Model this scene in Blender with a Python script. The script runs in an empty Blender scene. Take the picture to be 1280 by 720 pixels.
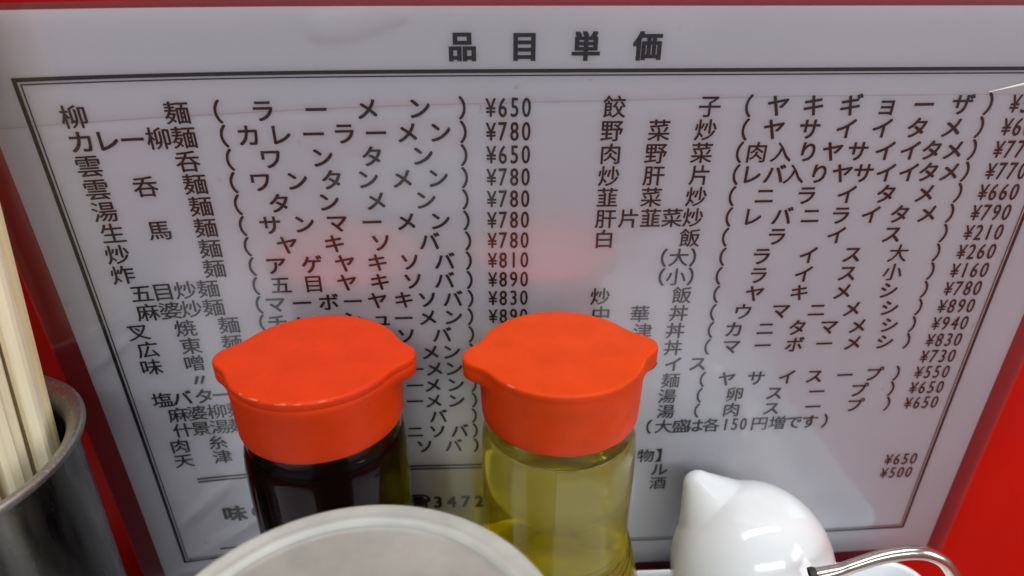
import bpy, bmesh, math, random
import numpy as np
from mathutils import Matrix, Vector
random.seed(7); rng = np.random.default_rng(7)
sc = bpy.context.scene; COL = sc.collection
MM = 0.001

# ---------------------------------------------------------------- camera
cam_d = bpy.data.cameras.new('camera'); cam = bpy.data.objects.new('camera', cam_d); COL.objects.link(cam)
cam.location = (0, 0, 0); cam.rotation_euler = (math.radians(90 - 25.5), 0, 0)
cam_d.sensor_width = 36; cam_d.lens = 36 * 830.97 / 1280
cam_d.clip_start = 0.005; cam_d.clip_end = 20
cam_d.dof.use_dof = True; cam_d.dof.focus_distance = 0.180; cam_d.dof.aperture_fstop = 12.5
sc.camera = cam
sc.render.resolution_x, sc.render.resolution_y = 1024, 576

# ---------------------------------------------------------------- light of the room
world = bpy.data.worlds.new('World'); sc.world = world; world.use_nodes = True
bg = world.node_tree.nodes['Background']; bg.inputs[0].default_value = (0.86, 0.93, 1.0, 1); bg.inputs[1].default_value = 0.22

def area(name, loc, target, sx, sy, power, col):
    d = bpy.data.lights.new(name, 'AREA'); d.shape = 'RECTANGLE'; d.size = sx; d.size_y = sy
    d.energy = power; d.color = col
    o = bpy.data.objects.new(name, d); COL.objects.link(o); o.location = loc
    o.rotation_euler = (Vector(target) - Vector(loc)).to_track_quat('-Z', 'Y').to_euler()
    return o
area('ceiling_tube', (0.05, 0.02, 0.85), (0.02, 0.12, -0.2), 1.1, 0.16, 7.2, (0.97, 0.99, 1.0))
area('ceiling_tube_behind', (0.22, -1.1, 0.75), (0.02, 0.12, -0.15), 1.2, 0.2, 7.4, (0.93, 0.98, 1.0))
area('window_right', (0.95, -0.35, 0.25), (0.08, 0.15, -0.12), 0.35, 0.6, 4.0, (0.93, 0.98, 1.0))
sc.view_settings.view_transform = 'Standard'; sc.view_settings.look = 'None'
sc.view_settings.exposure = 0.06; sc.view_settings.gamma = 1.0; sc.view_settings.use_curve_mapping = False
sc.render.engine = 'CYCLES'
sc.cycles.max_bounces = 14; sc.cycles.transmission_bounces = 12; sc.cycles.transparent_max_bounces = 16
sc.cycles.glossy_bounces = 6; sc.cycles.use_denoising = True; sc.cycles.sample_clamp_indirect = 6.0
sc.cycles.blur_glossy = 0.3

# ---------------------------------------------------------------- materials
def mat(name, base=(.8, .8, .8), rough=.5, metal=0, trans=0, ior=1.45, sss=0, sss_r=(1, .6, .4), sss_scale=.003, coat=0, spec=.5):
    m = bpy.data.materials.new(name); m.use_nodes = True
    b = m.node_tree.nodes['Principled BSDF']
    b.inputs['Base Color'].default_value = (*base, 1); b.inputs['Roughness'].default_value = rough
    b.inputs['Metallic'].default_value = metal; b.inputs['Transmission Weight'].default_value = trans
    b.inputs['IOR'].default_value = ior; b.inputs['Subsurface Weight'].default_value = sss
    b.inputs['Subsurface Radius'].default_value = sss_r; b.inputs['Subsurface Scale'].default_value = sss_scale
    b.inputs['Coat Weight'].default_value = coat; b.inputs['Specular IOR Level'].default_value = spec
    return m
def N(m, t, **kw):
    n = m.node_tree.nodes.new(t)
    for k, v in kw.items():
        if k in n.inputs.keys(): n.inputs[k].default_value = v
        else: setattr(n, k, v)
    return n
def L(m, a, b): m.node_tree.links.new(a, b)
def coords(m, scale=(1, 1, 1)):
    tc = N(m, 'ShaderNodeTexCoord'); mp = N(m, 'ShaderNodeMapping'); mp.inputs['Scale'].default_value = scale
    L(m, tc.outputs['Object'], mp.inputs['Vector']); return mp.outputs[0]
def noise(m, vec, scale, detail=4, rough=.55, dist=0):
    n = N(m, 'ShaderNodeTexNoise', Scale=scale, Detail=detail, Roughness=rough, Distortion=dist); L(m, vec, n.inputs['Vector']); return n.outputs['Fac']
def ramp(m, fac, stops):
    r = N(m, 'ShaderNodeValToRGB'); e = r.color_ramp.elements
    e[0].position, e[0].color = stops[0][0], (*stops[0][1], 1)
    e[1].position, e[1].color = stops[-1][0], (*stops[-1][1], 1)
    for p, c in stops[1:-1]:
        q = e.new(p); q.color = (*c, 1)
    L(m, fac, r.inputs[0]); return r.outputs[0]
def g(x): return (x, x, x)
def bsdf(m): return m.node_tree.nodes['Principled BSDF']
def bump(m, height, strength, dist, target=None):
    b = N(m, 'ShaderNodeBump', Strength=strength, Distance=dist); L(m, height, b.inputs['Height'])
    L(m, b.outputs[0], (target or bsdf(m)).inputs['Normal']); return b
def mixc(m, fac, a, b, mode='MIX'):
    n = N(m, 'ShaderNodeMix', data_type='RGBA', blend_type=mode)
    for s, v in ((0, fac), (6, a), (7, b)):
        if hasattr(v, 'is_linked') or hasattr(v, 'links'): L(m, v, n.inputs[s])
        elif s == 0: n.inputs[0].default_value = v
        else: n.inputs[s].default_value = (*v, 1)
    return n.outputs[2]

# red painted wall board
M_wall = mat('red_board', (.5, .005, .001), .5, spec=.25)
v = coords(M_wall)
L(M_wall, ramp(M_wall, noise(M_wall, v, 9, 5), [(.3, (.50, .0045, .001)), (.7, (.60, .007, .001))]), bsdf(M_wall).inputs['Base Color'])
L(M_wall, ramp(M_wall, noise(M_wall, v, 40, 5), [(.3, g(.42)), (.7, g(.6))]), bsdf(M_wall).inputs['Roughness'])
bump(M_wall, noise(M_wall, v, 900, 3), .12, .0003)
M_counter = mat('red_counter', (.34, .03, .018), .6, spec=.15)
v = coords(M_counter)
L(M_counter, ramp(M_counter, noise(M_counter, v, 25, 6), [(.3, (.24, .022, .014)), (.7, (.31, .03, .02))]), bsdf(M_counter).inputs['Base Color'])
bump(M_counter, noise(M_counter, v, 500, 3), .1, .0002)
# paper
M_paper = mat('paper', (.56, .54, .55), .8, spec=.2)
v = coords(M_paper)
pc = ramp(M_paper, noise(M_paper, v, 14, 6), [(.25, (.77, .765, .80)), (.75, (.82, .82, .85))])
spots = ramp(M_paper, noise(M_paper, v, 170, 2, .4), [(.74, g(0)), (.82, g(1))])
L(M_paper, mixc(M_paper, spots, pc, (.64, .60, .58)), bsdf(M_paper).inputs['Base Color'])
M_ink = mat('black_ink', (.022, .018, .018), .6, spec=.25)
v = coords(M_ink)
L(M_ink, ramp(M_ink, noise(M_ink, v, 1600, 2), [(.3, g(.014)), (.8, (.045, .038, .038))]), bsdf(M_ink).inputs['Base Color'])
M_ink_soft = mat('grey_ink', (.085, .08, .085), .6, spec=.25)
M_crease = mat('paper_fold', (.67, .63, .63), .8, spec=.2)
# laminate film: clear, glossy, slightly wavy and scuffed
M_film = bpy.data.materials.new('laminate_film'); M_film.use_nodes = True
nt = M_film.node_tree; nt.nodes.remove(nt.nodes['Principled BSDF'])
v = coords(M_film)
tr = N(M_film, 'ShaderNodeBsdfTransparent'); tr.inputs[0].default_value = (.965, .955, .965, 1)
gl = N(M_film, 'ShaderNodeBsdfGlossy'); gl.inputs[0].default_value = (1, 1, 1, 1)
L(M_film, ramp(M_film, noise(M_film, v, 28, 6, .6), [(.3, g(.06)), (.55, g(.12)), (.68, g(.30))]), gl.inputs['Roughness'])
fr = N(M_film, 'ShaderNodeFresnel', IOR=1.52)
mu = N(M_film, 'ShaderNodeMath', operation='MULTIPLY'); L(M_film, fr.outputs[0], mu.inputs[0]); mu.inputs[1].default_value = 2.1
g2 = N(M_film, 'ShaderNodeBsdfGlossy', Roughness=.30); g2.inputs[0].default_value = (1, 1, 1, 1)
mg = N(M_film, 'ShaderNodeMixShader'); mg.inputs[0].default_value = .38; L(M_film, gl.outputs[0], mg.inputs[1]); L(M_film, g2.outputs[0], mg.inputs[2])
mx = N(M_film, 'ShaderNodeMixShader'); L(M_film, mu.outputs[0], mx.inputs[0]); L(M_film, tr.outputs[0], mx.inputs[1]); L(M_film, mg.outputs[0], mx.inputs[2])
L(M_film, mx.outputs[0], nt.nodes['Material Output'].inputs['Surface'])
bump(M_film, noise(M_film, v, 22, 3, .5), .6, .0014, gl)
M_back = bpy.data.materials.new('backing_film'); M_back.use_nodes = True
nb = M_back.node_tree; nb.nodes.remove(nb.nodes['Principled BSDF'])
tb = N(M_back, 'ShaderNodeBsdfTransparent'); tb.inputs[0].default_value = (.50, .36, .52, 1)
db = N(M_back, 'ShaderNodeBsdfDiffuse'); db.inputs[0].default_value = (.40, .30, .40, 1)
mb = N(M_back, 'ShaderNodeMixShader'); mb.inputs[0].default_value = .12; L(M_back, tb.outputs[0], mb.inputs[1]); L(M_back, db.outputs[0], mb.inputs[2])
L(M_back, mb.outputs[0], nb.nodes['Material Output'].inputs['Surface'])
M_wr = mat('wrinkle_glare_film', (.80, .78, .62), .25, spec=.8)  # pale tone is overhead glare put into the wrinkle's colour
# orange caps
def cap_mat(name, base):
    m = mat(name, base, .45, spec=.2, sss=0.02, sss_r=(1, .25, .1), sss_scale=.002)
    v = coords(m)
    n1 = noise(m, v, 120, 6, .6); n2 = noise(m, v, 420, 4, .6)
    st = noise(m, v, 230, 5, .7)
    c = mixc(m, ramp(m, n1, [(.35, g(0)), (.75, g(1))]), base, tuple(x * .84 for x in base))
    c = mixc(m, ramp(m, st, [(.67, g(0)), (.73, g(.55))]), c, (.30, .035, .012))
    L(m, mixc(m, ramp(m, n2, [(.66, g(0)), (.74, g(.35))]), c, (.66, .09, .03)), bsdf(m).inputs['Base Color'])
    L(m, ramp(m, n1, [(.3, g(.40)), (.75, g(.58))]), bsdf(m).inputs['Roughness'])
    bump(m, n2, .12, .0002)
    return m
M_cap = cap_mat('orange_red_plastic', (.68, .052, .002))
M_cap2 = cap_mat('red_orange_plastic', (.65, .038, .002))
M_worn = mat('worn_orange_edge', (.66, .14, .07), .9, spec=.05)
M_glass = mat('clear_glass', (.97, .99, .97), .02, trans=1, ior=1.26)
bump(M_glass, noise(M_glass, coords(M_glass), 60, 2), .05, .0005)
M_soy = mat('soy_sauce', (.006, .0016, .001), .5, trans=0, spec=0, ior=1.36)
M_vin = mat('yellow_vinegar', (.97, .76, .03), .03, trans=.82, ior=1.36)
vz = N(M_vin, 'ShaderNodeSeparateXYZ'); L(M_vin, coords(M_vin), vz.inputs[0])
vn = N(M_vin, 'ShaderNodeMath', operation='MULTIPLY_ADD'); L(M_vin, noise(M_vin, coords(M_vin), 90, 3), vn.inputs[0]); vn.inputs[1].default_value = .004; L(M_vin, vz.outputs[2], vn.inputs[2])
vm = N(M_vin, 'ShaderNodeMapRange'); L(M_vin, vn.outputs[0], vm.inputs[0]); vm.inputs[1].default_value = .089; vm.inputs[2].default_value = .098
L(M_vin, ramp(M_vin, vm.outputs[0], [(.0, (1.0, .80, .01)), (1, (.95, .84, .25))]), bsdf(M_vin).inputs['Base Color'])  # stronger yellow low down: light refracted from the tray, put into the colour
M_refr = mat('amber_refraction', (.20, .085, .01), .5)  # brown of the glass-rib refractions, painted as a colour
# white porcelain and plastics
M_porc = mat('white_porcelain', (.80, .81, .80), .10, sss=.05, sss_scale=.002, coat=.3)
v = coords(M_porc)
L(M_porc, ramp(M_porc, noise(M_porc, v, 60, 5), [(.3, (.70, .73, .73)), (.7, (.76, .78, .78))]), bsdf(M_porc).inputs['Base Color'])
L(M_porc, ramp(M_porc, noise(M_porc, v, 150, 4), [(.35, g(.07)), (.75, g(.2))]), bsdf(M_porc).inputs['Roughness'])
M_tray = mat('white_tray_plastic', (.76, .79, .82), .28)
v = coords(M_tray)
L(M_tray, ramp(M_tray, noise(M_tray, v, 20, 6), [(.3, (.70, .73, .76)), (.7, (.80, .83, .85))]), bsdf(M_tray).inputs['Base Color'])
M_hole = mat('dark_hole', (.03, .025, .02), .6)
M_lid = mat('cloudy_plastic', (.60, .61, .55), .42, sss=.35, sss_r=(1, 1, .8), sss_scale=.004)
v = coords(M_lid)
c1 = ramp(M_lid, noise(M_lid, v, 45, 6, .6), [(.3, (.32, .345, .30)), (.7, (.48, .50, .455))])
c2 = mixc(M_lid, ramp(M_lid, noise(M_lid, v, 330, 4, .7), [(.66, g(0)), (.76, g(.8))]), c1, (.36, .31, .21))
L(M_lid, c2, bsdf(M_lid).inputs['Base Color'])
L(M_lid, ramp(M_lid, noise(M_lid, v, 90, 5), [(.3, g(.3)), (.7, g(.55))]), bsdf(M_lid).inputs['Roughness'])
bump(M_lid, noise(M_lid, v, 260, 4), .18, .0003)
M_lidc = mat('cloudy_plastic_centre', (.50, .48, .42), .4, sss=.3, sss_r=(1, .95, .8), sss_scale=.004)
v = coords(M_lidc)
L(M_lidc, ramp(M_lidc, noise(M_lidc, v, 38, 6, .6), [(.3, (.22, .225, .195)), (.7, (.37, .37, .33))]), bsdf(M_lidc).inputs['Base Color'])
bump(M_lidc, noise(M_lidc, v, 200, 4), .15, .0003)
M_tub = mat('cloudy_tub', (.55, .55, .5), .4, trans=.25, sss=.2)
# metals
M_steel = mat('brushed_steel', (.42, .40, .38), .28, metal=1)
v = coords(M_steel, (1, 1, .2))
L(M_steel, ramp(M_steel, noise(M_steel, v, 90, 5), [(.3, (.15, .14, .135)), (.7, (.19, .18, .17))]), bsdf(M_steel).inputs['Base Color'])
L(M_steel, ramp(M_steel, noise(M_steel, v, 260, 5), [(.3, g(.2)), (.7, g(.42))]), bsdf(M_steel).inputs['Roughness'])
M_rim = mat('worn_steel_rim', (.4, .38, .35), .38, metal=.85)
v = coords(M_rim)
cr = ramp(M_rim, noise(M_rim, v, 700, 3, .6), [(.56, (.27, .25, .23)), (.72, (.52, .48, .41))])
L(M_rim, cr, bsdf(M_rim).inputs['Base Color'])
M_wire = mat('polished_steel', (.66, .61, .55), .2, metal=1)
def wood(name, a, b):
    m = mat(name, a, .6, spec=.3, sss=.1, sss_r=(1, .7, .4), sss_scale=.001)
    v = coords(m, (1, 1, .05)); n = noise(m, v, 700, 5, .6)
    L(m, ramp(m, n, [(.3, b), (.7, a)]), bsdf(m).inputs['Base Color'])
    bump(m, n, .25, .0003); return m
WOODS = [wood('pale_wood', (.90, .77, .50), (.72, .57, .33)), wood('cream_wood', (.90, .82, .60), (.80, .69, .46)), wood('tan_wood', (.80, .67, .42), (.66, .52, .30))]

# ---------------------------------------------------------------- object helpers
def mesh_obj(name, verts, faces, m, parent=None, smooth=True, mats=None, fm=None, auto=None, loc=None):
    """verts in mm, world (or parent-local when parent has an origin given through loc)."""
    me = bpy.data.meshes.new(name)
    me.from_pydata([tuple(float(c) * MM for c in v) for v in verts], [], faces)
    for q in (mats or [m]): me.materials.append(q)
    if fm is not None: me.polygons.foreach_set('material_index', fm)
    me.polygons.foreach_set('use_smooth', [smooth] * len(me.polygons))
    me.update()
    if auto is not None: me.set_sharp_from_angle(angle=math.radians(auto))
    o = bpy.data.objects.new(name, me); COL.objects.link(o)
    if parent: o.parent = parent
    elif loc is not None: o.location = [c * MM for c in loc]
    return o
def empty(name, loc, label, cat, group=None, rot=(0, 0, 0)):
    o = bpy.data.objects.new(name, None); COL.objects.link(o); o.empty_display_size = .01
    o.location = [c * MM for c in loc]; o.rotation_euler = rot
    o['label'] = label; o['category'] = cat
    if group: o['group'] = group
    return o
def tag(o, label, cat, group=None):
    o['label'] = label; o['category'] = cat
    if group: o['group'] = group
def lathe(prof, n=96, c=(0, 0)):
    V = []; F = []
    k = len(prof)
    for i in range(n):
        a = 2 * math.pi * i / n
        for r, z in prof: V.append((c[0] + r * math.cos(a), c[1] + r * math.sin(a), z))
    for i in range(n):
        j = (i + 1) % n
        for q in range(k - 1): F.append((i * k + q, j * k + q, j * k + q + 1, i * k + q + 1))
    return V, F
def smoothprof(P, it=2, keep=()):
    P = [tuple(p) for p in P]
    for _ in range(it):
        Q = [P[0]]
        for a, b in zip(P[:-1], P[1:]):
            Q.append((a[0] * .75 + b[0] * .25, a[1] * .75 + b[1] * .25)); Q.append((a[0] * .25 + b[0] * .75, a[1] * .25 + b[1] * .75))
        Q.append(P[-1]); P = Q
    return P
def fix(o):
    bm = bmesh.new(); bm.from_mesh(o.data); bmesh.ops.remove_doubles(bm, verts=bm.verts, dist=1e-7)
    bmesh.ops.recalc_face_normals(bm, faces=bm.faces); bm.to_mesh(o.data); bm.free(); o.data.update(); return o
def tube(path, r, n=12, cap=True):
    P = [Vector(p) for p in path]; V = []; F = []
    T = [(P[min(i + 1, len(P) - 1)] - P[max(i - 1, 0)]).normalized() for i in range(len(P))]
    nrm = T[0].orthogonal().normalized()
    for i, p in enumerate(P):
        nrm = (nrm - T[i] * nrm.dot(T[i])).normalized(); b = T[i].cross(nrm)
        rr = r[i] if hasattr(r, '__len__') else r
        for k in range(n):
            a = 2 * math.pi * k / n; V.append(tuple(p + (nrm * math.cos(a) + b * math.sin(a)) * rr))
    for i in range(len(P) - 1):
        for k in range(n):
            F.append((i * n + k, i * n + (k + 1) % n, (i + 1) * n + (k + 1) % n, (i + 1) * n + k))
    if cap: F.append(tuple(range(n))[::-1]); F.append(tuple((len(P) - 1) * n + k for k in range(n)))
    return V, F
def spline(P, n=8):
    P = [Vector(p) for p in P]; out = []
    Q = [P[0] * 2 - P[1]] + P + [P[-1] * 2 - P[-2]]
    for i in range(1, len(Q) - 2):
        for k in range(n):
            t = k / n; a, b, c, d = Q[i - 1:i + 3]
            out.append(.5 * ((2 * b) + (c - a) * t + (2 * a - 5 * b + 4 * c - d) * t * t + (3 * b - a - 3 * c + d) * t ** 3))
    out.append(P[-1]); return out

# ---------------------------------------------------------------- setting
YAW = math.radians(2.64)
def yawed(x, y, y0): return (x * math.cos(YAW), y0 + y + x * math.sin(YAW))
def slab(name, x0, x1, y0, y1, z0, z1, yb, m):
    V = []
    for z in (z0, z1):
        for x, y in ((x0, y0), (x1, y0), (x1, y1), (x0, y1)):
            a, b = yawed(x, y, yb); V.append((a, b, z))
    F = [(3, 2, 1, 0), (4, 5, 6, 7), (0, 1, 5, 4), (1, 2, 6, 5), (2, 3, 7, 6), (3, 0, 4, 7)]
    o = mesh_obj(name, V, F, m, smooth=False); o['kind'] = 'structure'; return o
slab('wall', -900, 900, 0, 20, -234, 600, 189.5, M_wall)
slab('counter', -900, 900, -700, 0, -256, -234, 189.2, M_counter)

# ---------------------------------------------------------------- laminated price list
PB = (1.869, -5.104, 2.993, 1.496, -1.915, 0.983)
def bow(u, v):
    s = u / 130.; t = v / 100.
    return PB[0] * s * s + PB[1] * s ** 3 + PB[2] * s ** 4 + PB[3] * s * t + PB[4] * s * s * t + PB[5] * t * t
V0 = 186.0                                   # the sheet's foot, mm below the text grid origin
def S(u, v, off=0): return (u, V0 - v, bow(u, v) + off)
RS = Matrix(((0.998926, 0.004105, 0.046147), (0.046304, -0.055089, -0.997407), (-0.001552, 0.998473, -0.05522)))
TS = Vector((5.290, 177.679, -25.974)) + RS @ Vector((0, -V0, 0))
sheet = empty('menu_sheet', (0, 0, 0), 'laminated grey paper price list in Japanese standing against the red wall', 'menu')
sheet.matrix_world = Matrix.Translation(TS * MM) @ RS.to_4x4()

def grid(u0, u1, v0, v1, off, step=3.0, fn=None):
    nu = max(2, int((u1 - u0) / step)); nv = max(2, int((v1 - v0) / step))
    V = []; F = []
    for j in range(nv + 1):
        for i in range(nu + 1):
            u = u0 + (u1 - u0) * i / nu; v = v0 + (v1 - v0) * j / nv
            V.append(S(u, v, off + (fn(u, v) if fn else 0)))
    for j in range(nv):
        for i in range(nu):
            a = j * (nu + 1) + i; F.append((a, a + nu + 1, a + nu + 2, a + 1))
    return V, F
V, F = grid(-131.6, 159.6, -18.3, 179.8, 0.0); mesh_obj('paper', V, F, M_paper, sheet)
def seg(p, a, b):
    ax, ay = a; bx, by = b; t = ((p[0] - ax) * (bx - ax) + (p[1] - ay) * (by - ay)) / ((bx - ax) ** 2 + (by - ay) ** 2)
    t = max(0, min(1, t)); return math.hypot(p[0] - ax - t * (bx - ax), p[1] - ay - t * (by - ay)), t
def filmfn(u, v):
    h = 0.0
    # trapped air blister near the top edge
    d, t = seg((u, v), (-52, -13.5), (-33, -17)); w = 2.6 + 1.2 * math.sin(t * 3 + .5)
    h += .22 * math.exp(-(d / w) ** 4) * (.6 + .4 * math.sin(u * 1.7 + v * 2.3))
    # handling creases, lower left, and one faint diagonal on the left
    for a, b, k, w in (((-122, 152), (-99, 128), .5, 1.8), ((-118, 166), (-90, 146), .45, 2.0), ((-134, 84), (-116, 70), .22, .8)):
        d, t = seg((u, v), a, b); h += k * math.exp(-(d / w) ** 2) * math.sin(math.pi * min(1, max(.08, t)))
    d, t = seg((u, v), (-131, 8.5), (60, 4.2)); h += -.05 * math.exp(-(d / .8) ** 2)
    return h
V, F = grid(-138.2, 166.6, -19.8, 185.8, -0.45, 3.0); mesh_obj('backing_film', V, F, M_back, sheet)
V, F = grid(-138.2, 166.6, -19.8, 185.8, 0.42, 1.1, filmfn); mesh_obj('laminate_film', V, F, M_film, sheet)

def strip(V, F, p, q, w, off=.12, n=40):
    (u0, v0), (u1, v1) = p, q; l = math.hypot(u1 - u0, v1 - v0); nx, ny = -(v1 - v0) / l * w / 2, (u1 - u0) / l * w / 2; b = len(V)
    for i in range(n + 1):
        t = i / n; u = u0 + (u1 - u0) * t; v = v0 + (v1 - v0) * t
        V += [S(u + nx, v + ny, off), S(u - nx, v - ny, off)]
    for i in range(n): F.append((b + 2 * i, b + 2 * i + 1, b + 2 * i + 3, b + 2 * i + 2))
def frame(name, u0, u1, v0, v1, w, m, off=.12):
    V = []; F = []
    strip(V, F, (u0, v0 + w / 2), (u1, v0 + w / 2), w, off); strip(V, F, (u0, v1 - w / 2), (u1, v1 - w / 2), w, off)
    strip(V, F, (u0 + w / 2, v0 + w), (u0 + w / 2, v1 - w), w, off); strip(V, F, (u1 - w / 2, v0 + w), (u1 - w / 2, v1 - w), w, off)
    o = mesh_obj(name, V, F, m, sheet); return o
frame('border_line', -124.2, 147.0, -3.4, 168.4, .95, M_ink)
frame('inner_border_line', -122.75, 145.55, -1.95, 166.95, .32, M_ink)
V = []; F = []
strip(V, F, (-111.6, 129.4), (-9.5, 129.4), .75); strip(V, F, (-111.6, 130.75), (-9.5, 130.75), .75)
mesh_obj('divider_line', V, F, M_ink_soft, sheet)
V = []; F = []
strip(V, F, (-131.4, 8.4), (-86.8, 7.2), .28, .06, 20); strip(V, F, (-86.8, 7.2), (-34.4, 5.6), .24, .06, 20); strip(V, F, (-34.4, 5.6), (71, 3.9), .22, .06, 30); strip(V, F, (71, 3.9), (159.4, 3.7), .22, .06, 30)
mesh_obj('fold_mark', V, F, M_crease, sheet)

GL = {}
def glyph(ch, offset):
    k = (ch, offset)
    if k in GL: return GL[k]
    c = bpy.data.curves.new('glyph', 'FONT'); c.body = ch; c.resolution_u = 3; c.offset = offset
    o = bpy.data.objects.new('glyph', c); COL.objects.link(o)
    me = bpy.data.meshes.new_from_object(o.evaluated_get(bpy.context.evaluated_depsgraph_get()))
    vs = np.array([v.co[:2] for v in me.vertices]); fs = [tuple(p.vertices) for p in me.polygons]
    bpy.data.objects.remove(o); bpy.data.curves.remove(c); bpy.data.meshes.remove(me)
    GL[k] = (vs, fs); return GL[k]
BOLD = {0: [(-.10, 0), (.10, 0), (0, .07), (0, -.07)], 1: [(-.13, -.10), (.13, -.10), (-.13, .10), (.13, .10), (0, 0)], 2: [(-.30, -.2), (.30, -.2), (-.30, .2), (.30, .2), (0, 0)]}
def put(V, F, ch, u, v, sx, sy, offset=0, cy=.38, boxed=False, off=.12, bold=0):
    vs, fs = glyph(ch, offset); lo = vs.min(0); hi = vs.max(0); b = len(V)
    cx = (lo[0] + hi[0]) / 2
    if boxed: cy = (lo[1] + hi[1]) / 2
    for k, (du, dv) in enumerate(BOLD[bold]):
        b = len(V)
        for x, y in vs: V.append(S(u + du + (x - cx) * sx, v + dv - (y - cy) * sy, off + .004 * k))
        F += [tuple(b + i for i in f) for f in fs]
def put_price(V, F, s, u, v):
    for k, ch in enumerate(s): put(V, F, ch, u + k * 3.13, v, 4.9 if ch != '¥' else 4.7, 7.2 if ch != '¥' else 6.6, boxed=True, bold=0)
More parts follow.
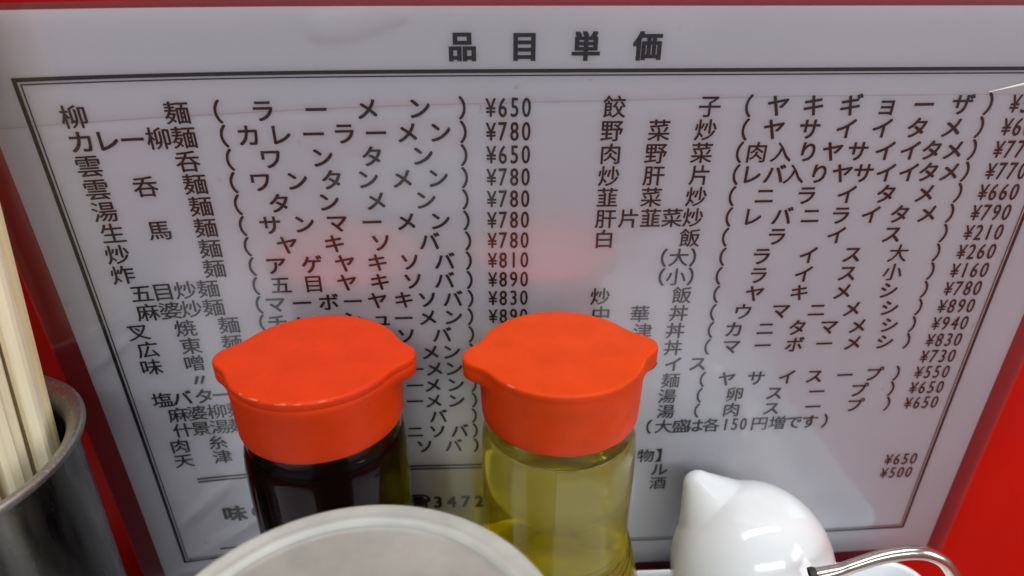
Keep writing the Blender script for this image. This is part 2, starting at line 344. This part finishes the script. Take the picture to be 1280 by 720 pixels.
ROWS = [
    (1, 0, '柳麺(ラーメン)', [-113.9, -90.2, -80.4, -69.2, -55.9, -42.9, -29.3, -18.3], '¥650'),
    (1, 1, '餃子(ヤキギョーザ)', [21.8, 47.3, 57.8, 65.7, 75.5, 85.8, 95.8, 106.0, 116.7, 124.1], '¥500'),
    (2, 0, 'カレー柳麺(カレーラーメン)', [-114.1, -107.8, -102.2, -96.1, -89.9, -80.1, -74.1, -65.6, -57.4, -49.4, -41.2, -33.0, -24.2, -18.2], '¥780'),
    (2, 1, '野菜炒(ヤサイイタメ)', [21.6, 34.4, 47.1, 57.9, 65.8, 75.8, 85.9, 96.0, 105.9, 115.9, 123.8], '¥600'),
    (3, 0, '雲呑(ワンタン)', [-114.1, -90.4, -79.9, -69.3, -55.8, -42.9, -29.2, -18.2], '¥650'),
    (3, 1, '肉野菜(肉入りヤサイイタメ)', [21.7, 34.2, 46.9, 57.4, 62.3, 69.3, 76.8, 83.6, 90.9, 98.6, 105.8, 112.0, 118.4, 124.0], '¥770'),
    (4, 0, '雲呑麺(ワンタンメン)', [-114.0, -102.3, -90.0, -80.2, -73.1, -63.4, -54.3, -44.4, -35.3, -25.4, -18.2], '¥780'),
    (4, 1, '炒肝片(レバ入りヤサイイタメ)', [21.7, 34.3, 47.1, 57.5, 62.3, 68.5, 74.2, 81.4, 87.9, 94.1, 100.6, 107.2, 113.0, 119.4, 124.1], '¥770'),
    (5, 0, '湯麺(タンメン)', [-113.9, -89.9, -80.3, -69.3, -55.7, -43.0, -29.1, -18.2], '¥780'),
    (5, 1, '韮菜炒(ニライタメ)', [21.7, 34.2, 47.1, 57.4, 66.9, 79.1, 90.8, 102.4, 114.1, 124.1], '¥660'),
    (6, 0, '生馬麺(サンマーメン)', [-113.6, -102.0, -90.0, -80.2, -72.7, -63.3, -54.3, -44.7, -35.1, -25.4, -18.1], '¥780'),
    (6, 1, '肝片韮菜炒(レバニライタメ)', [21.7, 28.2, 34.7, 40.9, 47.0, 57.5, 64.8, 73.3, 81.7, 90.7, 99.6, 108.3, 116.8, 123.8], '¥790'),
    (7, 0, '炒麺(ヤキソバ)', [-114.1, -90.1, -80.1, -69.1, -55.9, -42.8, -28.9, -17.8], '¥780'),
    (7, 1, '白飯(ライス)', [21.7, 46.9, 57.4, 72.9, 90.8, 107.9, 123.9], '¥210'),
    (8, 0, '炸麺(アゲヤキソバ)', [-114.4, -90.3, -79.9, -73.0, -63.1, -53.7, -44.3, -35.0, -24.8, -17.8], '¥810'),
    (8, 1, '(大)(ライス大)', [40.0, 44.4, 48.7, 57.6, 69.5, 83.7, 97.3, 111.7, 123.7], '¥260'),
    (9, 0, '五目炒麺(五目ヤキソバ)', [-111.2, -105.5, -99.5, -93.3, -80.0, -72.9, -63.5, -53.8, -44.2, -34.5, -25.1, -17.7], '¥890'),
    (9, 1, '(小)(ライス小)', [40.0, 44.4, 48.8, 57.4, 69.7, 83.6, 97.4, 111.7, 123.9], '¥160'),
    (10, 0, '麻婆炒麺(マーボーヤキソバ)', [-111.1, -105.0, -99.3, -93.1, -80.2, -75.3, -67.7, -59.9, -52.8, -45.5, -37.6, -30.6, -22.9, -17.6], '¥830'),
    (10, 1, '炒飯(ヤキメシ)', [21.8, 46.9, 57.6, 69.6, 83.7, 97.4, 112.2, 123.8], '¥780'),
    (11, 0, '叉焼麺(チャーシューメン)', [-115.2, -102.3, -90.0, -80.3, -75.9, -68.6, -61.0, -53.8, -44.8, -38.1, -30.8, -22.9, -17.8], '¥890'),
    (11, 1, '中華丼(ウマニメシ)', [22.4, 34.6, 46.7, 57.5, 67.1, 79.1, 90.7, 102.0, 114.3, 123.9], '¥890'),
    (12, 0, '広東麺(ソバ)', [-114.2, -102.1, -90.3, -80.2, -37.8, -26.7, -17.7], ''),
    (12, 1, '天津丼(カニタマメシ)', [24.4, 36.0, 46.4, 57.7, 65.1, 75.4, 85.6, 96.0, 105.5, 116.0, 123.7], '¥940'),
    (13, 0, '味噌麺(メン)', [-114.6, -102.5, -90.1, -80.3, -30.7, -23.9, -17.6], ''),
    (13, 1, '丼(マーボーメシ)', [46.4, 57.5, 65.4, 75.6, 86.1, 95.9, 105.5, 116.2, 123.7], '¥830'),
    (14, 0, '〃(ーメン)', [-102.3, -80.2, -35.9, -29.8, -23.4, -17.3], ''),
    (14, 1, 'ライス', [39.6, 47.1, 55.3], '¥730'),
    (15, 0, '塩バター麺(ーメン)', [-114.6, -108.8, -102.4, -97.1, -90.8, -80.2, -36.3, -30.6, -23.1, -17.3], ''),
    (15, 1, '麺(ヤサイスープ)', [47.1, 57.7, 65.8, 75.7, 86.0, 95.5, 105.9, 116.1, 123.8], '¥550'),
    (16, 0, '麻婆柳麺(ーメン)', [-111.4, -105.7, -99.8, -93.7, -80.2, -36.7, -30.7, -23.1, -17.3], ''),
    (16, 1, '湯(卵スープ)', [46.7, 57.5, 69.5, 83.1, 97.7, 112.5, 123.7], '¥650'),
    (17, 0, '什景湯麺(バ)', [-111.4, -106.0, -100.1, -94.4, -80.2, -29.4, -17.5], ''),
    (17, 1, '湯(肉スープ)', [46.9, 57.5, 69.4, 83.2, 97.7, 112.7, 124.0], '¥650'),
    (18, 0, '肉糸(ニソバ)', [-113.7, -102.1, -80.1, -37.5, -30.0, -22.5, -17.3], ''),
    (18, 1, '(大盛は各150円増です)', [41.8, 46.8, 52.6, 57.8, 63.4, 68.4, 71.5, 74.6, 80.2, 86.4, 92.3, 98.0, 103.4], ''),
    (19, 0, '天津(ソバ)', [-113.9, -101.8, -80.1, -34.7, -24.8, -17.2], ''),
    (20, 1, '物】', [41.9, 46.4], ''),
    (21, 1, 'ル', [47.4], '¥650'),
    (22, 1, '酒', [47.5], '¥500'),
]
P = 6.35
LINES = []
for row, right, chars, us, price in ROWS:
    k = chars.find('(') if us[0] > -130 and '(' in chars[1:] else -1
    if k > 0: LINES += [(row, right, chars[:k], us[:k], ''), (row, right, chars[k:], us[k:], price)]
    else: LINES.append((row, right, chars, us, price))
q = []
for row, right, chars, us, price in LINES:          # a run of print ends where the row leaves a wide gap
    s0 = 0
    for k in range(1, len(us)):
        if us[k] - us[k - 1] > 22: q.append((row, right, chars[s0:k], us[s0:k], '')); s0 = k
    q.append((row, right, chars[s0:], us[s0:], price))
LINES = q
for row, right, chars, us, price in LINES:
    V = []; F = []; v = row * P
    for ch, u in zip(chars, us):
        if ch == '(': put(V, F, '（', u, v, 6.2, 6.2, 0, boxed=True, bold=1)
        elif ch == ')': put(V, F, '）', u, v, 6.2, 6.2, 0, boxed=True, bold=1)
        elif ch.isdigit(): put(V, F, ch, u, v, 4.9, 7.2, boxed=True)
        elif ch in 'ー': put(V, F, ch, u, v, 6.4, 6.2, bold=1)
        else: put(V, F, ch, u, v, 6.3, 6.2, bold=1 if ord(ch) < 0x3100 else 0)
    mesh_obj('menu_line', V, F, M_ink, sheet, smooth=False)
    if price:
        V = []; F = []; put_price(V, F, price, 131.45 if right else -10.85, v)
        mesh_obj('price_text', V, F, M_ink, sheet, smooth=False)
V = []; F = []
for ch, u in zip('品目単価', (-17.8, -2.2, 13.4, 29.0)): put(V, F, ch, u, -8.9, 7.4, 7.4, bold=2)
mesh_obj('title_text', V, F, M_ink, sheet, smooth=False)
V = []; F = []
put(V, F, '味', -102.6, 147.0, 8.2, 7.6, bold=2); put(V, F, 'の', -93.5, 146.6, 8.2, 7.6, bold=2)
put(V, F, 'ー', -108.0, 163.6, 6.5, 5.5, bold=2)
mesh_obj('footer_text', V, F, M_ink_soft, sheet, smooth=False)
V = []; F = []
for ch, u in (('☎', -38.2), ('3', -31.4), ('4', -26.5), ('7', -21.4), ('2', -16.6)): put(V, F, ch, u, 146.6, 6.4, 7.4, boxed=True, bold=2)
mesh_obj('phone_text', V, F, M_ink, sheet, smooth=False)

V = []; F = []  # wrinkle in the film, its glare streak added as a pale tilted sliver
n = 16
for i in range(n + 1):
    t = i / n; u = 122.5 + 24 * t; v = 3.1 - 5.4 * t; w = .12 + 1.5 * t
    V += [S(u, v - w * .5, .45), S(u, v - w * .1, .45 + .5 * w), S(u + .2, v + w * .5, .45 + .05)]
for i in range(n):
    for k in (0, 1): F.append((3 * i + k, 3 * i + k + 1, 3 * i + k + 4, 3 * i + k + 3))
mesh_obj('wrinkle_glare', V, F, M_wr, sheet)

# ---------------------------------------------------------------- tray
ZT = -222.0
def rrect(x0, x1, y0, y1, r, n=10):
    out = []
    for cx, cy, a0 in ((x1 - r, y1 - r, 0), (x0 + r, y1 - r, 90), (x0 + r, y0 + r, 180), (x1 - r, y0 + r, 270)):
        for k in range(n + 1):
            a = math.radians(a0 + 90 * k / n); out.append((cx + r * math.cos(a), cy + r * math.sin(a)))
    return out
def tray():
    V = []; F = []; X0, X1, Y0, Y1 = -205, 152.5, -265, 0
    prof = [(8.5, ZT), (6.5, ZT + .4), (5.2, ZT + 2), (3.2, -210), (2.2, -203.5), (1.7, -202.3), (.8, -202), (.2, -202.4), (0, -203.3), (1.4, -212), (2.6, -222), (3.4, -233.4), (5, -234)]
    rings = [rrect(X0 + i, X1 - i, Y0 + i, Y1 - i, 11 - i * .6) for i, z in prof]; n = len(rings[0])
    for (i, z), R in zip(prof, rings):
        for x, y in R:
            a, b = yawed(x, y, 177.0); V.append((a, b, z))
    for k in range(len(prof) - 1):
        for j in range(n): F.append((k * n + j, k * n + (j + 1) % n, (k + 1) * n + (j + 1) % n, (k + 1) * n + j))
    F.append(tuple(range(n))[::-1]); F.append(tuple((len(prof) - 1) * n + j for j in range(n)))
    o = mesh_obj('condiment_tray', V, F, M_tray, auto=50); fix(o)
    tag(o, 'white plastic tray with a low rounded rim under the condiments', 'tray'); return o
tray()

# ---------------------------------------------------------------- dispenser bottles
def cap_r(phi, R, amp, rot, w=.235):
    """outline of the pouring cap: a circle drawn out into two blunt beaks"""
    a = abs(((phi - rot + math.pi / 2) % math.pi) - math.pi / 2)      # angle to the beak axis
    return R * (1 + amp * math.exp(-(a / w) ** 2.4))
def dispenser(cx, cy, R, rot, liquid, zl, label, worn, upper=0):
    root = empty('dispenser_bottle', (cx, cy, ZT), label, 'bottle', 'dispenser bottles with orange-red caps')
    zt = -88.8 - ZT            # top of cap in local mm
    n = 192; A = .18 if worn else .20; m = M_cap if not worn else M_cap2
    def loft(prof, name, mt, parent):
        V = []; F = []
        for sc_, amp, z in prof:
            for i in range(n):
                ph = 2 * math.pi * i / n
                r = cap_r(ph, R, amp, rot, .235 if amp > A * .95 else .19) * sc_ if amp > 0 else R * sc_
                zz = zt + (z - zt) * 1.07
                V.append((r * math.cos(ph), r * math.sin(ph), zz))
        k = len(prof)
        for q in range(k - 1):
            for i in range(n): F.append((q * n + i, (q + 1) * n + i, (q + 1) * n + (i + 1) % n, q * n + (i + 1) % n))
        F.append(tuple(range(n))); F.append(tuple((k - 1) * n + i for i in range(n))[::-1])
        o = mesh_obj(name, V, F, mt, parent, auto=60); return o
    A = .18 if worn else .20
    top = [(.30, A * .3, zt + .3), (.6, A * .6, zt + .22), (.86, A, zt + .08), (.955, A, zt - .02), (.982, A, zt - .14), (.995, A, zt - .4), (1.0, A, zt - .8), (1.0, A, zt - 1.7), (.997, A, zt - 1.95)]
    lid = loft(top, 'flip_lid', m, root)
    seam = .984 if worn else .998
    base = [(seam, A, zt - 1.98), (.998, A, zt - 2.25 if worn else zt - 2.1), (.998, A, zt - 3.6), (.996, A * .98, zt - 4.9), (.995, A * .90, zt - 5.5), (.994, A * .60, zt - 5.9), (.993, A * .2, zt - 6.1), (.992, 0, zt - 6.3), (.988, 0, zt - 10.5), (.982, 0, zt - 13.5), (.976, 0, zt - 16.2), (.966, 0, zt - 16.9), (.94, 0, zt - 17.2), (.90, 0, zt - 16.9)]
    cap = loft(base, 'cap', m, root)
    lid.parent = cap
    # worn rim: short pale nicks along the front edge of the top plate
    V = []; F = []
    for _ in range(14 if worn else 1):
        a0 = random.uniform(-2.5, -.75) + rot; ln = random.uniform(.03, .16)
        r0 = .986; k = 5; b = len(V); w = random.uniform(.06, .14); zo = random.uniform(-.5, -.25)
        for i in range(k + 1):
            ph = a0 + ln * i / k; rr = cap_r(ph, R, A, rot); f = math.sin(math.pi * i / k) * w + .02
            V.append((rr * (r0 - .004) * math.cos(ph) , rr * (r0 - .004) * math.sin(ph), zt + zo + f + .12))
            V.append((rr * (r0 + .012) * math.cos(ph), rr * (r0 + .012) * math.sin(ph), zt + zo - f))
        for i in range(k): F.append((b + 2 * i, b + 2 * i + 1, b + 2 * i + 3, b + 2 * i + 2))
    mesh_obj('worn_nicks', V, F, M_worn, cap)
    # glass
    o_ = [(18.2, 111.5), (18.3, 108), (18.6, 106), (19.7, 103.5), (20.1, 98), (20.1, 88), (19.8, 78), (19.9, 71), (20.8, 65), (22.8, 58), (24.8, 50), (25.4, 40), (25.6, 25), (25.6, 10), (25, 3), (23, .4), (15, .2)]
    o_ = [(r, zt - (126.5 - z) * 1.07) if z > 30 else (r, z) for r, z in o_]
    k = R / 20.2
    outer = smoothprof([(r * k, z) for r, z in o_], 2)
    inner = [(r * k - 1.7, max(z, 4)) for r, z in o_ if z > 4] ; inner = smoothprof(inner + [(20 * k, 4.2), (12 * k, 4)], 2)
    prof = [(0.001, .6), (10, .5)] + outer[::-1] + inner + [(0.001, 4)]
    V, F = lathe(prof); fix(mesh_obj('glass_body', V, F, M_glass, root))
    # liquid column, its wall a hair inside the glass
    lq = [(r, z) for r, z in inner if z < zl]; top_r = lq[0][0]
    lp = [(0.001, zl)] + [(top_r * f, zl) for f in (.4, .75, .93)] + [(top_r - .25, zl + .05), (top_r + .25, zl + .4)] + [(r + .25, z) for r, z in lq] + [(0.001, 3.97)]
    V, F = lathe(lp); fix(mesh_obj('liquid', V, F, liquid, root))
    return root
d1 = dispenser(-50.7, 146.8, 21.9, math.radians(2), M_soy, 108.6, 'bottle of dark soy sauce with orange-red cap, left of the yellow one', True)
d2 = dispenser(12.9, 149.4, 21.6, math.radians(8), M_vin, 109.2, 'bottle of clear yellow vinegar with orange-red cap, right of the dark one', False)
# amber curves low on the vinegar bottle: rib refractions drawn in as stripes
V = []; F = []
for z0, a0, a1, w in ((69.0, -1.35, -.05, .55), (66.5, -1.15, .1, .35), (64.2, -1.4, .15, .6), (61.0, -1.2, .2, .35)):
    b = len(V); n = 24
    for i in range(n + 1):
        t = i / n; a = a0 + (a1 - a0) * t; z = z0 + 1.6 * t
        r = np.interp(z, [56.6, 59.9, 67.4, 73.8, 81.3], [24.8, 22.8, 20.8, 19.9, 19.8]) * 21.6 / 20.2 + .2
        ww = w * (.35 + .65 * math.sin(math.pi * min(1, t * 1.3 + .05)) if t < .75 else .8)
        V += [(r * math.cos(a), r * math.sin(a), z + ww), (r * math.cos(a), r * math.sin(a), z - ww)]
    for i in range(n): F.append((b + 2 * i, b + 2 * i + 1, b + 2 * i + 3, b + 2 * i + 2))
mesh_obj('refraction_stripes', V, F, M_refr, d2)

# ---------------------------------------------------------------- tub with cloudy lid, nearest the camera
tub = empty('seasoning_tub', (-25.3, 65.6, ZT), 'round cloudy plastic tub with ridged lid in the foreground before the soy bottle', 'tub')
zc = -96 - ZT
prof = smoothprof([(0.001, zc - 1.5), (20, zc - 1.5), (29.0, zc - 1.4), (30.2, zc - 1.2), (31.0, zc - .5), (31.7, zc - .05), (32.4, zc - .05), (33.0, zc - .25), (33.8, zc - .25), (35.2, zc - .1), (36.0, zc - .5), (36.5, zc - 1.6), (36.6, zc - 5), (36.9, zc - 8.6), (36.2, zc - 8.8), (35.6, zc - 6), (35.3, zc - 2.4), (30, zc - 2.8), (0.001, zc - 2.8)], 2)
V, F = lathe(prof, 128)
fm = None
me = mesh_obj('lid', V, F, M_lid, tub, mats=[M_lid, M_lidc]); 
for pl in me.data.polygons:
    c = pl.center / MM
    if math.hypot(c.x, c.y) < 30.6 and c.z > zc - 2.2: pl.material_index = 1
fix(me)
prof = [(0.001, .2), (25, .2), (28, .8), (29.5, 3), (31, 30), (33.5, zc - 8), (34.6, zc - 3.2), (33.6, zc - 3.2), (32.4, zc - 8), (29.8, 30), (28, 4), (0.001, 3)]
V, F = lathe(prof, 96); fix(mesh_obj('tub_body', V, F, M_tub, tub, auto=40))

# ---------------------------------------------------------------- white porcelain pot
pot = empty('spouted_pot', (73.6, 148.4, ZT), 'white glazed porcelain round pot with one pointed spout beside the yellow bottle', 'pot')
hz = -163.6 - ZT
body = smoothprof([(0.001, hz + 23.9), (9, hz + 23.2), (16.6, hz + 17.6), (21.9, hz + 10.0), (24.3, hz), (23.6, hz - 10), (22, hz - 20), (18.5, hz - 30), (16.5, hz - 38), (17.5, 3), (18.5, .4), (0.001, .2)], 3)
V, F = lathe(body, 96)
bm = bmesh.new()
def addm(V, F, T=Matrix()):
    vs = [bm.verts.new(T @ Vector(v)) for v in V]
    for f in F:
        try: bm.faces.new([vs[i] for i in f])
        except ValueError: pass
addm(V, F)
# spout: a blunt cone leaving the shoulder, up and to the left, a little towards the viewer
tip = Vector((-19.3, 15.5, hz + 23.5)); base = Vector((-6.6, 5.3, hz + 8.0))
ax = tip - base; Lc = ax.length; Q = ax.to_track_quat('Z', 'Y').to_matrix().to_4x4(); T = Matrix.Translation(base) @ Q
tn = .88
sp = [(0.001, -3), (14, -2.5), (18, 0)] + smoothprof([(tn * (Lc - 0.5), .5), (tn * 12, Lc - 12), (tn * 8, Lc - 8), (tn * 5.2, Lc - 5.2), (tn * 4.1, Lc - 3.7), (1.9, Lc - 2.5), (0.001, Lc - 2.2)], 2)
V, F = lathe(sp, 64); addm(V, F, T)
bmesh.ops.remove_doubles(bm, verts=bm.verts, dist=.001); bmesh.ops.recalc_face_normals(bm, faces=bm.faces)
bmesh.ops.scale(bm, vec=(MM, MM, MM), verts=bm.verts)
me = bpy.data.meshes.new('pot_body'); bm.to_mesh(me); bm.free()
po = bpy.data.objects.new('pot_body', me); COL.objects.link(po)
rm = po.modifiers.new('r', 'REMESH'); rm.mode = 'VOXEL'; rm.voxel_size = .0005; rm.use_smooth_shade = True
sm = po.modifiers.new('s', 'SMOOTH'); sm.factor = .5; sm.iterations = 3
dg = bpy.context.evaluated_depsgraph_get(); me2 = bpy.data.meshes.new_from_object(po.evaluated_get(dg))
po.modifiers.clear(); po.data = me2; me2.name = 'pot_body'; me2.materials.clear(); me2.materials.append(M_porc)
me2.polygons.foreach_set('use_smooth', [True] * len(me2.polygons)); po.parent = pot
bpy.data.meshes.remove(me)
# air hole
hd = Vector((3.2, -4.2, 0)); hh = math.sqrt(23.75 ** 2 - hd.length ** 2)
V, F = lathe([(0.001, .12), (.42, .1), (.6, -.1)], 16); rq = Vector((hd.x, hd.y, hh)).to_track_quat('Z', 'Y').to_matrix().to_4x4()
TT = Matrix.Translation(Vector((hd.x, hd.y, hz + hh - .45))) @ rq
mesh_obj('air_hole', [tuple(TT @ Vector(v)) for v in V], F, M_hole, pot)

# ---------------------------------------------------------------- steel spoon handle
k = .86
hp = [(92.8, -169.6), (99.9, -167.2), (104.3, -164.8), (112.1, -161.1), (120.3, -159.4), (126.7, -160.4), (132.8, -164.8), (138.8, -174.8), (142.5, -190)]
path = [(x * k, 150 * k - 3, z * k + 1.0) for x, z in hp]
path = spline(path + [(126, 124, -178), (127.5, 119, -196), (126, 113, -212), (125, 111, -217)], 8)
so = empty('steel_spoon', (126, 112, ZT), 'bent polished steel spoon handle with a dark open end, arching over the tray', 'spoon')
org = Vector((126, 112, ZT))
V, F = tube([Vector(p) - org for p in path], [2.3 if i < 2 else (2.25 - (i - 1) * .06 if i < 7 else 1.8) for i in range(len(path))], 16, cap=False)
mesh_obj('handle', V, F, M_wire, so)
p0 = Vector(path[0]) - org; t0 = (Vector(path[1]) - Vector(path[0])).normalized()
V, F = tube([p0 - t0 * .7, p0 + t0 * .1, p0 + t0 * 2.0], [2.5, 2.6, 1.9], 20, cap=False); mesh_obj('end_ring', V, F, M_hole, so)
V, F = tube([p0 + t0 * .1, p0 + t0 * .4], [2.3, 2.2], 20, cap=True); mesh_obj('open_end', V, F, M_hole, so)
V, F = lathe([(0.001, -3.3), (4, -3.0), (7.5, -1.6), (9.5, .4), (10, .8), (9.3, .6), (7.3, -1.1), (4, -2.4), (0.001, -2.7)], 40)
mesh_obj('spoon_bowl', [(x * 1.0, y * 1.35 - 10, z + 4.0) for x, y, z in V], F, M_wire, so)

# ---------------------------------------------------------------- chopstick cup
cx, cy = -143, 121.6
cup = empty('chopstick_cup', (cx, cy, ZT), 'dark stainless steel cup full of chopsticks at the left edge', 'cup')
zr = -102 - ZT
prof = [(0.001, .3), (31, .3), (33, 1.2), (34.2, 4), (34.6, 40), (35.0, zr - 6), (35.2, zr - 3.2)]
inner = [(33.4, zr - 3.6), (33.6, zr - 8), (33.2, 40), (32.5, 5), (0.001, 3)]
V, F = lathe(prof + [(34.4, zr - 3.0)] + inner, 96); fix(mesh_obj('cup_wall', V, F, M_steel, cup, auto=50))
rp = smoothprof([(35.25, zr - 3.2), (36.6, zr - 3.0), (38.2, zr - 1.9), (38.3, zr - .6), (37.4, zr), (36.0, zr - .4), (34.4, zr - 1.6), (33.2, zr - 3.4), (33.0, zr - 6)], 2)
V, F = lathe(rp, 96); mesh_obj('rolled_rim', V, F, M_rim, cup)
# chopsticks: each one a tapered, slightly rounded square stick
def stick(bx, by, tx, ty, w, L_, m, twist, idx, label):
    o = None
    V = []; F = []; secs = [0, .25, .5, .75, 1]
    ring = []
    for s_ in secs:
        ww = w * (.72 + .28 * s_) / 2
        for a, b in ((1, .55), (.55, 1), (-.55, 1), (-1, .55), (-1, -.55), (-.55, -1), (.55, -1), (1, -.55)):
            V.append((a * ww, b * ww, s_ * L_))
    for q in range(len(secs) - 1):
        for i in range(8): F.append((q * 8 + i, q * 8 + (i + 1) % 8, (q + 1) * 8 + (i + 1) % 8, (q + 1) * 8 + i))
    F.append(tuple(range(8))[::-1]); F.append(tuple(32 + i for i in range(8)))
    o = mesh_obj('chopstick', V, F, m, smooth=True, auto=30)
    o.location = Vector((bx, by, ZT + 3.4)) * MM
    d = Vector((tx - bx, ty - by, 200)).normalized()
    o.rotation_mode = 'QUATERNION'; o.rotation_quaternion = d.to_track_quat('Z', 'Y') @ Vector((0, 0, 1)).rotation_difference(Vector((0, 0, 1)))
    o.rotation_quaternion = o.rotation_quaternion @ Matrix.Rotation(twist, 3, 'Z').to_quaternion()
    tag(o, label, 'chopstick', 'wooden chopsticks standing in the steel cup')
    return o
spots = []
# front right sticks follow the photograph, the rest pack the cup behind them
for j in range(9):
    for i in range(9):
        x = cx - 20 + i * 4.9 + (j % 2) * 2.4; y = cy - 20 + j * 4.9
        if math.hypot(x - cx, y - cy) < 22.5: spots.append((x, y))
for i, (x, y) in enumerate(spots):
    label = 'pale wooden chopstick standing in the steel cup at the left edge' if (x, y) != max(spots) else 'rightmost pale wooden chopstick, leaning on the right inner rim of the steel cup'
    stick(x - 1.2, y, x - 1.2 + 7.2 + random.uniform(-1.6, 1.6), y + 13.0 + random.uniform(-1.6, 1.6), random.uniform(4.3, 4.9), 240 + random.uniform(-4, 4), WOODS[i % 3], random.uniform(-.3, .3), i, label)
